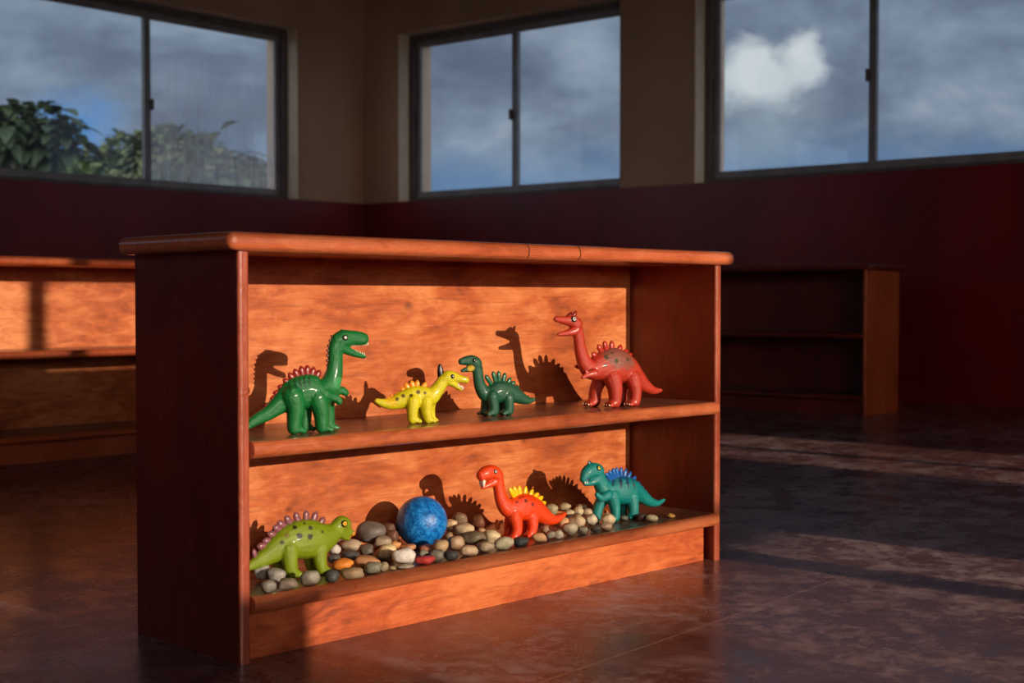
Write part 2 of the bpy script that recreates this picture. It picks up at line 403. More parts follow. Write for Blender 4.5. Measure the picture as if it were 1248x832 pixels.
def dinosaur(name, label, psi, level, nearfoot, w, base, body, near_legs, far_legs, head, jaw, extra=(), far_extra=(),
             spikes=(), spike_col=(150, 30, 25), spike_r=3.0, spots=(), spot_col=(60, 45, 25), spot_r=2.2, paints=(),
             eye=None, eye_r=2.6, eye_cols=((235, 235, 225), (15, 12, 10)), teeth=(), claws=None, toe=1, horns=(), stripes=(), ring=1.25):
    """a toy built from a side drawing in photograph points, set up on its own upright plane at angle psi"""
    ax = D2(psi); lat = D2(psi+90)                                   # along the body, away from the viewer
    foot = on_level(nearfoot[0], nearfoot[1], level)
    k = foot.y/F                                                     # metres per photograph point here
    w = w*k
    pl = {-1: foot.copy(), 0: foot + lat*w, 1: foot + lat*(2*w)}
    root_loc = pl[0].copy(); root_loc.z = level
    inv = (Matrix.Translation(root_loc) @ Matrix.Rotation(math.radians(psi), 4, 'Z')).inverted()
    X = Vector((1, 0, 0)); Yl = Vector((0, 1, 0))
    def P(px, py, side=0, off=0):
        q = on_plane(px, py, pl[side] + lat*off, lat)
        return inv @ q
    def chain(pts, side=0, flat=.85):
        out = []
        for p in pts:
            x, y, r = p[:3]; fl_ = p[3] if len(p) > 3 else flat
            q = P(x, y, side); r += .35; out.append((q, r*k, r*k*fl_))
        return out
    bm = bmesh.new()
    sweep(bm, chain(body), Yl, 6, 18)
    sweep(bm, chain(head, 0, .95), Yl, 5, 16)
    if jaw: sweep(bm, chain(jaw, 0, 1.15), Yl, 4, 12)
    for pts in extra: sweep(bm, chain(pts, -1, 1), Yl, 4, 12)
    for pts in far_extra: sweep(bm, chain(pts, 1, 1), Yl, 4, 12)
    feet = []
    for side, legs in ((-1, near_legs), (1, far_legs)):
        for pts in legs:
            ch = chain(pts, side, 1)
            ch[0] = (ch[0][0] + Yl*(-side)*w*.25, ch[0][1], ch[0][2])
            fq, fr, _ = ch[-1]; fq = Vector((fq.x, fq.y, fr*.92)); ch[-1] = (fq, fr, fr)
            sweep(bm, ch, Yl, 5, 14)
            blob(bm, fq + X*toe*fr*.45 + Vector((0, 0, -fr*.22)), fr*1.05, fr*.95, fr*.66, X, Yl)
            for j in (-1, 0, 1):
                c = fq + X*toe*fr*1.25 + Yl*j*fr*.6*1.0 + Vector((0, 0, -fr*.45)); blob(bm, c, fr*.52, fr*.34, fr*.42, X, Yl)
                feet.append((c + X*toe*fr*.42, fr))
    bmesh.ops.recalc_face_normals(bm, faces=bm.faces)
    me = bpy.data.meshes.new('tmp'); bm.to_mesh(me); bm.free()
    ob = bpy.data.objects.new('tmp', me); COL.objects.link(ob)
    md = ob.modifiers.new('r', 'REMESH'); md.mode = 'VOXEL'; md.voxel_size = .0016; md.use_smooth_shade = True
    ms = ob.modifiers.new('s', 'SMOOTH'); ms.factor = .5; ms.iterations = 5
    dg = bpy.context.evaluated_depsgraph_get(); dg.update()
    sk = bpy.data.meshes.new_from_object(ob.evaluated_get(dg)); bpy.data.objects.remove(ob)
    zmin = min(v.co.z for v in sk.vertices)
    for v in sk.vertices:
        if v.co.z < .02: v.co.z = max(v.co.z, 0.0)
    for p in sk.polygons: p.use_smooth = True
    sk.name = 'body'
    bvh = BVHTree.FromPolygons([v.co for v in sk.vertices], [tuple(p.vertices) for p in sk.polygons])
    eye_l = inv @ EYE
    def hit(px, py):
        tgt = inv @ (EYE + ray(px, py)*3)
        h = bvh.ray_cast(eye_l, (tgt-eye_l).normalized())
        if h[0] is None:
            h = bvh.find_nearest(P(px, py, -1))
        return h[0], h[1]
    # paint
    marks = []
    for s in spots:
        p, _ = hit(s[0], s[1]); r = (s[2] if len(s) > 2 else spot_r)*k; c = Vector(lin(s[3] if len(s) > 3 else spot_col)[:3])
        marks.append((p, r, c)); q = p.copy(); q.y = -q.y; marks.append((q, r, c))
    for s in stripes:
        n = 7
        for i in range(n):
            t = i/(n-1); p, _ = hit(s[0]+(s[2]-s[0])*t, s[1]+(s[3]-s[1])*t); rr = s[4]*k*(1-.5*abs(2*t-1))
            marks.append((p, rr, Vector(lin(s[5])[:3]))); q = p.copy(); q.y = -q.y; marks.append((q, rr, Vector(lin(s[5])[:3])))
    big = []
    for (x, y, r, c) in paints: big.append((P(x, y), r*k, Vector(lin(c)[:3])))
    bc = Vector(lin(base)[:3])
    ca = sk.color_attributes.new('paint', 'FLOAT_COLOR', 'POINT')
    data = []
    for v in sk.vertices:
        c = bc*(1 + .10*noise.noise(v.co*60)); p = v.co
        for q, r, cc in big:
            d = math.hypot(p.x-q.x, p.z-q.z)*(1+.25*noise.noise(p*90)); t = min(1, max(0, (r-d)/(r*.35)+.0)); c = c.lerp(cc, t)
        for q, r, cc in marks:
            d = (p-q).length*(1+.3*noise.noise(p*250))
            if d < r*1.3: t = min(1, max(0, (r*1.15-d)/(r*.3))); c = c.lerp(cc, t)
        data += [c.x, c.y, c.z, 1]
    ca.data.foreach_set('color', data)
    root = empty(name, root_loc, math.radians(psi)); tag(root, label, 'toy dinosaur', 'toy dinosaurs on the front bookcase')
    link('body', sk, TOY, root)
    # spikes
    for s in spikes:
        bx, by, tx, ty = s[:4]; r = (s[4] if len(s) > 4 else spike_r)*k*1.12; c = s[5] if len(s) > 5 else spike_col
        a = P(bx, by); b = P(tx, ty); dr = (b-a)
        bm = bmesh.new()
        sweep(bm, [(a - dr*1.0, r*.95, r*.7), (a + dr*.3, r*1.0, r*.65), (a + dr*.7, r*.82, r*.52), (b - dr*.1, r*.45, r*.32)], Yl, 3, 10)
        obj('spike', bm, gloss(c), root, True)
    for (bx, by, tx, ty, r, c) in horns:
        a = P(bx, by); b = P(tx, ty); dr = b-a; bm = bmesh.new()
        sweep(bm, [(a - dr*.3, r*k*.8, r*k*.6), (a + dr*.5, r*k, r*k*.6), (b - dr*.06, r*k*.5, r*k*.3)], Yl, 4, 12)
        obj('horn', bm, gloss(c), root, True)
    # eyes on both sides of the head
    if eye:
        p, nrm = hit(*eye)
        for sgn in (1, -1):
            c = Vector((p.x, p.y*sgn, p.z)); nn = Vector((nrm.x, nrm.y*sgn, nrm.z)).normalized(); r = eye_r*k
            vdir = nn
            def disc(rad, depth, push):
                bm = bmesh.new(); rs = bmesh.ops.create_uvsphere(bm, u_segments=16, v_segments=10, radius=1)['verts']
                q = vdir.to_track_quat('Z', 'Y')
                for v in rs: v.co = c + q @ Vector((v.co.x*rad, v.co.y*rad, v.co.z*depth)) + vdir*push
                return bm
            e = obj('eye', disc(r*ring, r*.5, r*.12), gloss((20, 18, 16)), root, True)
            obj('iris', disc(r*.88, r*.5, r*.32), gloss(eye_cols[0], .2), e, True)
            obj('pupil', disc(r*.45, r*.3, r*.62), gloss(eye_cols[1], .15), e, True)
    if teeth:
        bm = bmesh.new()
        for (x0, y0, x1, y1, n, dn, sz) in teeth:
            for i in range(n):
                t = i/max(1, n-1); x = x0+(x1-x0)*t; y = y0+(y1-y0)*t; s = sz*k*(1-.25*(i % 2))
                for off in (-2.6*k, 2.6*k):
                    q = P(x, y) + Yl*off
                    d = Vector((0, 0, -1 if dn > 0 else 1))
                    sweep(bm, [(q - d*s*.6, s*.5, s*.45), (q, s*.5, s*.45), (q + d*s*.9, s*.18, s*.15)], Yl, 2, 8)
        obj('teeth', bm, gloss((232, 222, 200)), root, True)
    if claws:
        for c, fr in feet:
            bm = bmesh.new(); blob(bm, c, fr*.24, fr*.13, fr*.17, X, Yl); obj('claw', bm, gloss(claws), root, True)
    return root

UP = .386; LOW = .116
def sp(c, tips, scale=.55):
    """spike bases pulled from their tips towards the body centre c"""
    out = []
    for t in tips:
        d = math.hypot(c[0]-t[0], c[1]-t[1]); h = t[2] if len(t) > 2 else 8
        out.append((t[0]+(c[0]-t[0])*h/d, t[1]+(c[1]-t[1])*h/d, t[0], t[1]) + tuple(t[3:]))
    return out
RD = (140, 34, 24)
dinosaur('toy_dinosaur', 'tall bright green toy dinosaur with dark red spikes, facing right, mouth open',
    31, UP, (376, 528), 10, (10, 110, 50),
    body=[(296, 524, 2.5), (311, 512, 6.5), (326, 504, 8.5), (341, 492, 12.5), (357, 480.5, 19, .75), (374, 477, 21.5, .75), (389, 479, 20, .8), (401, 470, 14), (407, 455, 11), (408.5, 440, 9.5), (409, 424, 9.5), (413, 415, 10)],
    head=[(412, 415, 10), (419, 413, 11.5), (428, 411.8, 9.4), (436, 412.3, 8.9), (442, 413, 8)],
    jaw=[(413, 420, 8), (423, 427, 5.2), (433, 431, 4), (443.5, 434, 2.8)],
    near_legs=[[(357, 483, 14), (360, 496, 11.5), (359, 510, 9.3), (358, 519, 8.3)], [(387, 485, 13), (390.5, 497, 11), (392, 510, 9), (392, 519, 8)]],
    far_legs=[[(368, 490, 11), (371, 505, 9), (371, 514, 7.5)], [(397, 488, 10), (400, 500, 8), (401, 513, 7)]],
    extra=[[(396, 480, 8), (404, 483, 5.6), (411, 486, 5), (413, 489, 4.6)]], far_extra=[[(408, 477, 6), (416, 475.5, 5), (421, 478.5, 4.4)]],
    spikes=sp((374, 482), [(329.5, 486, 6), (333, 478.5, 8), (338.5, 470.5, 9), (345, 462, 9), (351.5, 454.5, 9), (358.5, 449.5, 9), (366.5, 446, 9), (374.6, 445, 9), (382.7, 447.5, 8), (390, 451, 8)]) + [(401+dx, y, 399+dx-2.2, y-1.5, 1.7, (84, 30, 22)) for dx, y in ((.5, 446), (.3, 440), (.3, 434), (.7, 428), (1.5, 422), (3.5, 416), (6, 410.5))] + [(325, 499, 323.5, 493, 2.2), (331, 494, 328.5, 488.5, 2.5)],
    spike_col=RD, spike_r=3.8, stripes=[(358, 462, 361, 474, 2, (10, 62, 36)), (364, 458, 367, 474, 2.2, (12, 66, 36)), (370, 457, 372, 473, 2.2, (10, 62, 36)), (377, 459, 377, 470, 2, (12, 66, 36)), (352, 466, 354, 477, 1.8, (10, 62, 36))],
    paints=[(409, 466, 9, (60, 150, 88))], horns=[(416, 406, 416.5, 401.5, 3.2, (16, 110, 52))],
    eye=(420.8, 411.3), eye_r=2.4, ring=1.55, eye_cols=((235, 235, 228), (225, 225, 215)), teeth=[(426, 420.5, 447, 419, 9, 1, 2.0), (423, 424.5, 443, 431.5, 9, -1, 2.0)], claws=(30, 60, 30))

OR = (240, 150, 30)
dinosaur('toy_dinosaur', 'small yellow toy dinosaur with brown spots, orange spikes and a black horn',
    20, UP, (511, 516), 8, (214, 200, 22),
    body=[(459, 488.3, 3), (467, 491, 5.2), (477, 491.5, 7.5), (489, 487.5, 10.5), (501, 484.5, 13.5, .8), (512, 483, 13, .8), (523, 483.5, 11.5), (531, 477, 9), (536.5, 469, 7.8), (541, 462.5, 7.6)],
    head=[(540, 463, 7), (546, 459.5, 8.2), (553.5, 459.5, 6.3), (561, 461.5, 4.6), (568, 463, 4)],
    jaw=[(543, 463, 6), (550.5, 466.5, 4.2), (556, 470.5, 3), (562, 474.5, 1.9)],
    near_legs=[[(504, 489, 9.5), (502.5, 500, 7), (502.5, 508, 6.3)], [(520, 490, 9), (520, 501, 6.5), (521.5, 509, 5.6)]],
    far_legs=[[(507, 492, 7), (509.5, 501, 5.5), (511, 507, 4.8)], [(524, 490, 7), (525, 499, 5.2), (526, 505, 4.6)]],
    spikes=sp((507, 489), [(481.5, 479.5, 5), (488.5, 472.5, 6), (493.5, 466.8, 7), (501.5, 463.6, 7), (508.7, 463.2, 7), (519, 466, 6)]) + [(474, 486, 472.5, 483.5, 2.2), (478, 484.5, 476.5, 481, 2.4)],
    spike_col=OR, spike_r=3.1, spots=[(484, 486, 2.2), (491.3, 482.4, 2.2), (501, 482, 2.3), (509.7, 477.5, 2.6), (518, 478.5, 1.9)], spot_col=(88, 62, 14),
    paints=[(475, 487, 8, (232, 190, 20))], horns=[(537.5, 463, 536, 443.5, 4.2, (10, 9, 10))], eye=(551.5, 458.6), eye_r=2.2,
    eye_cols=((20, 18, 20), (240, 240, 235)), teeth=[(558, 469, 563, 472, 3, -1, 2.4)])

DG = (24, 84, 58)
dinosaur('toy_dinosaur', 'dark green toy dinosaur with matching spikes, facing the yellow dinosaur',
    30, UP, (611, 506.5), 7.5, DG,
    body=[(651, 486.5, 2.2), (644, 488, 4.3), (636, 485.5, 7), (627, 481, 10), (618, 478, 12.6, .8), (608, 477.5, 13.5, .8), (599, 480, 11.5), (591, 479.5, 9), (585.5, 471, 7.4), (583, 461, 6.7), (582, 450, 6.5), (580, 443, 7)],
    head=[(580, 443, 7.6), (575.5, 440, 7.2), (569, 439.3, 5.6), (562.5, 440.4, 4.2)],
    jaw=[(578, 447, 5), (572.5, 449.5, 3.6), (567, 450.4, 2.5), (563, 451.6, 1.7)],
    near_legs=[[(600.5, 483, 8), (601.5, 493, 6.6), (601.8, 500.5, 6.4)], [(620, 484, 8), (619.8, 493, 6.7), (620, 500, 6.3)]],
    far_legs=[[(592, 488, 6.5), (591.5, 496, 5.5), (591, 501.5, 5.2)], [(611, 487, 6), (611, 495, 5), (611, 500, 4.6)]],
    spikes=sp((610, 484), [(591.5, 457, 7), (600.5, 452.5, 7), (607.5, 452, 7), (615.5, 454, 8), (622.5, 460, 7), (627.5, 464.5, 6), (632.5, 470.5, 6)]) + [(634.5, 480, 635, 475, 1.9), (639, 483.5, 639.5, 479.5, 1.7), (643, 485, 644, 481.5, 1.5)],
    spike_col=(28, 92, 62), spike_r=2.8, toe=-1, stripes=[(604, 467, 603, 473, 1.6, (40, 70, 52)), (612, 466, 613, 473, 1.6, (40, 72, 52)), (620, 470, 621, 476, 1.5, (40, 72, 52))],
    paints=[(572, 448.5, 4.6, (208, 170, 40))], eye=(578, 439), eye_r=1.9, eye_cols=((16, 18, 16), (235, 235, 230)))

dinosaur('toy_dinosaur', 'large brick-red toy dinosaur with spotted grey-brown back, right on the upper shelf',
    38, UP, (760, 496), 13, (188, 56, 36),
    body=[(805.5, 475.5, 2.2), (796, 475.5, 5), (785, 469, 8.5), (774, 459.5, 13), (762, 450, 18.5, .8), (747, 445.5, 22, .8), (732, 447, 17.5), (719, 449.5, 12), (711.5, 439.5, 9), (707, 424, 7.6), (705, 409, 7), (702, 397, 7.5)],
    head=[(702, 395, 8.3), (696.5, 391, 7.2), (689, 390.5, 5), (682, 389.3, 3.6), (677.5, 388.8, 3)],
    jaw=[(701.5, 402, 6.2), (695, 404.7, 4.4), (688, 406.3, 3), (680.5, 407.3, 1.9)],
    near_legs=[[(748, 461, 11.5), (749.5, 474, 9), (749.5, 487.5, 7.4)], [(772.5, 461, 10.5), (774, 474, 8.2), (773.5, 486, 7)]],
    far_legs=[[(729, 462, 9), (726, 475, 7.6), (724.5, 484.5, 7.6)], [(757, 465, 8), (758, 476, 6.5), (758, 484, 6)]],
    extra=[[(724, 455, 6), (717, 456.5, 3.4), (710, 459.5, 2)], [(717, 456, 3), (714, 452, 1.6)]], far_extra=[[(714, 448, 5), (708, 447, 3.6), (702, 446.5, 1.8)]],
    spikes=sp((746, 450), [(721, 430, 8), (728.5, 420, 8), (736, 415.5, 8), (745.5, 415.0, 9), (757, 420, 8), (764.8, 425.7, 8), (770, 431, 7), (775, 439.5, 7)]),
    spike_col=(178, 46, 32), spike_r=3.5, toe=-1, spots=[(739, 435, 3), (751.4, 439.5, 2.8), (738, 445, 2.4), (765, 438, 2.8), (746, 430, 1.8)], spot_col=(70, 62, 34),
    paints=[(742, 431, 20, (146, 84, 68)), (755, 436, 16, (146, 80, 64))], horns=[(691, 388, 697.5, 380.8, 3.4, (110, 26, 20)), (699, 386, 702.5, 379, 2.8, (140, 34, 26)), (679.5, 388, 677.5, 385.8, 2.2, (90, 20, 18))],
    eye=(699.5, 388.8), eye_r=3.0, claws=(236, 200, 170))

PP = (132, 78, 84)
dinosaur('toy_dinosaur', 'lime green toy dinosaur with dusty pink plates, among the pebbles at left',
    40, LOW, (374, 702.5), 12, (124, 142, 18),
    body=[(302, 691, 4.5), (315, 684, 8.5), (328, 675, 13), (342, 665.5, 18.5), (357, 658.5, 23, .85), (374, 656.5, 24.5, .85), (389, 656, 21.5, .85), (401, 651.5, 15.5), (408.5, 646, 11), (413, 641, 9.5)],
    head=[(411, 641, 9), (416.5, 637.5, 9.7), (420.5, 640, 8.5), (424, 646.5, 5), (430, 650, 3.4)],
    jaw=[(412, 646, 8), (418, 652.5, 5.2), (424, 656, 2.8)],
    near_legs=[[(353.5, 669, 12.5), (353, 683, 9.8), (355, 696, 8.6)], [(391, 667, 11), (389.5, 681, 8.6), (392, 692, 7.6)]],
    far_legs=[[(341, 677, 9), (339, 687, 7), (338.5, 693, 6)], [(377, 672, 9), (378, 684, 7), (379, 690, 6)]],
    spikes=sp((374, 662), [(395.5, 630.5, 8), (385.5, 623.5, 8), (373, 622.0, 8.5), (359.5, 624, 8.5), (347.5, 629, 8), (338.5, 635.5, 7), (333, 641.5, 6), (326.5, 650, 6), (320.5, 659, 5), (314, 666, 5)]) + [(310.5, 676, 309, 669, 3)],
    spike_col=PP, spike_r=4.2, spots=[(359.3, 642.5, 3), (378.5, 643, 2.8), (349.7, 652, 3.4, (120, 104, 30)), (344, 661, 2.8), (365, 653, 4), (378, 654, 3.6), (393, 648, 1.8), (371, 637.5, 1.6)], spot_col=(44, 40, 20),
    paints=[(430.5, 650.5, 4.2, (215, 130, 30))], eye=(419.8, 637.9), eye_r=3.6, eye_cols=((235, 190, 40), (200, 90, 20)))

YE = (246, 190, 12)
dinosaur('toy_dinosaur', 'bright orange toy dinosaur with yellow spikes, among pebbles right of the ball',
    42, LOW, (637, 656.5), 8, (232, 66, 14),
    body=[(689, 626, 2), (681, 631.5, 4.5), (672, 633, 7), (662, 628, 10.5), (650.5, 620, 14, .85), (637.5, 617.5, 17, .85), (626, 619.5, 14.5), (616.5, 617, 10.5), (610.5, 606, 8.2), (608, 593, 7.5), (605.5, 582, 8.2)],
    head=[(605.5, 580, 8.6), (600, 575.5, 8.8), (592.5, 576.5, 8.6), (587, 579, 6.8)],
    jaw=[(602, 587, 5.5), (594, 591, 3.5), (588, 594, 1.9)],
    near_legs=[[(628.5, 630, 9.5), (630, 643, 6.8), (628.5, 651.5, 6)], [(649.5, 630, 9), (649, 642, 6.6), (647.5, 649, 6)]],
    far_legs=[[(620, 634, 7), (620, 643, 5.5), (619.5, 648, 5)], [(641, 635, 7), (640.5, 642, 5), (640, 646, 4.6)]],
    spikes=sp((637, 622), [(620.5, 594.5, 7), (626, 592.5, 8), (632.3, 591.5, 9), (641, 592, 9), (649.5, 596, 8), (656, 600.5, 7), (661.8, 605, 7), (665.5, 612, 7)]),
    spike_col=YE, spike_r=3.1, toe=-1, spots=[(630, 611.5, 1.9), (634, 606.5, 1.6), (641, 610, 2.5), (649.4, 614.5, 2.5), (637.5, 605, 1.5)], spot_col=(120, 24, 20),
    eye=(604, 574.3), eye_r=2.2, eye_cols=((210, 210, 205), (15, 15, 18)), teeth=[(587.8, 588.6, 588, 588.6, 1, 1, 4.6)])

TB = (18, 74, 140)
dinosaur('toy_dinosaur', 'teal toy dinosaur with blue back spikes and yellow eye, right on the lower shelf',
    42, LOW, (762, 634), 8.5, (8, 128, 124),
    body=[(809.5, 609, 1.8), (801, 613, 3.8), (791, 610.5, 6.3), (780, 602.5, 9.5), (769, 597.5, 14.5, .85), (757.5, 597, 17.5, .85), (746.5, 598, 14.5), (737, 596.5, 11.5), (731.5, 587, 9.3), (727.5, 577.5, 9)],
    head=[(727.5, 574, 9.2), (721, 573, 9), (714.5, 577, 7.4), (711, 583, 4.8)],
    jaw=[(726, 584, 6.5), (719.5, 588, 3.8), (713, 589.4, 2.4)],
    near_legs=[[(748, 605, 9), (749.5, 619, 6.4), (750, 630, 5.4)], [(771, 605, 9.5), (771.5, 617, 7), (772, 625.5, 6.2)]],
    far_legs=[[(733, 608, 8), (729, 618, 6.5), (727, 624, 5.8)], [(759, 610, 7), (759, 619, 5.4), (759.5, 625, 5)]],
    extra=[[(741, 603, 6), (733, 607, 4.4), (727.5, 602.5, 2.8)]],
    spikes=sp((757, 602), [(738, 576, 6), (742.3, 573, 6), (746.8, 570.5, 6), (751.2, 569.2, 7), (757, 569.3, 7), (763, 571.3, 7), (769, 574.7, 7), (775, 580.5, 6)]) + [(777, 592, 779.5, 586.5, 2.2, TB), (781, 596.5, 784, 591.5, 2, TB), (785.5, 601.5, 788.5, 597.5, 1.8, TB), (790, 606, 792.5, 602.5, 1.6, TB)],
    spike_col=(22, 92, 168), spike_r=2.7, toe=-1,
    stripes=[(748, 582, 747, 592, 2.2, (16, 60, 90)), (756, 581, 757, 594, 2.6, (30, 50, 80)), (764, 582, 766, 594, 2.4, (20, 56, 88)), (771, 586, 774, 595, 1.9, (70, 60, 66)), (752, 580, 752, 588, 1.5, (60, 120, 120))],
    paints=[(757, 578, 8.5, (16, 84, 130)), (746, 580, 5.5, (16, 84, 130)), (768, 582, 5.5, (16, 84, 130)), (713, 584, 3, (30, 110, 170))],
    horns=[(720, 566, 717, 562.3, 3, (10, 80, 84))], eye=(729.6, 570.3), eye_r=2.7, eye_cols=((225, 200, 70), (90, 80, 30)), teeth=[(711, 586.5, 714, 587.5, 2, -1, 2.2)])

# ------------------------------------------------------------------ blue ball
def ball_mat():
    m = N('mottled_blue_rubber'); c = m.obj()
    f = m.noise(c, 75, 6, .7); f2 = m.noise(c, 260, 4, .6)
    g = m.math('ADD', m.math('MULTIPLY', f, .6), m.math('MULTIPLY', f2, .4))
    m.l(m.ramp(g, [(.38, lin((4, 56, 116))), (.48, lin((8, 104, 186))), (.6, lin((50, 150, 224)))]), m.b.inputs['Base Color'])
    m.set(Roughness=.32); m.bump(m.math('ADD', f, f2), .5, .0015); return m.m
p = on_level(513, 668, LOW); kk = p.y/F; rb = 31.5*kk
c = on_plane(514, 641, p + Vector((0, .012, 0)), Vector((0, 1, 0)))
bm = bmesh.new(); bmesh.ops.create_uvsphere(bm, u_segments=64, v_segments=40, radius=rb)
ball = obj('ball', bm, ball_mat(), None, True); ball.location = (c.x, c.y, LOW + rb)
tag(ball, 'mottled blue ball resting among the pebbles on the lower shelf', 'ball')

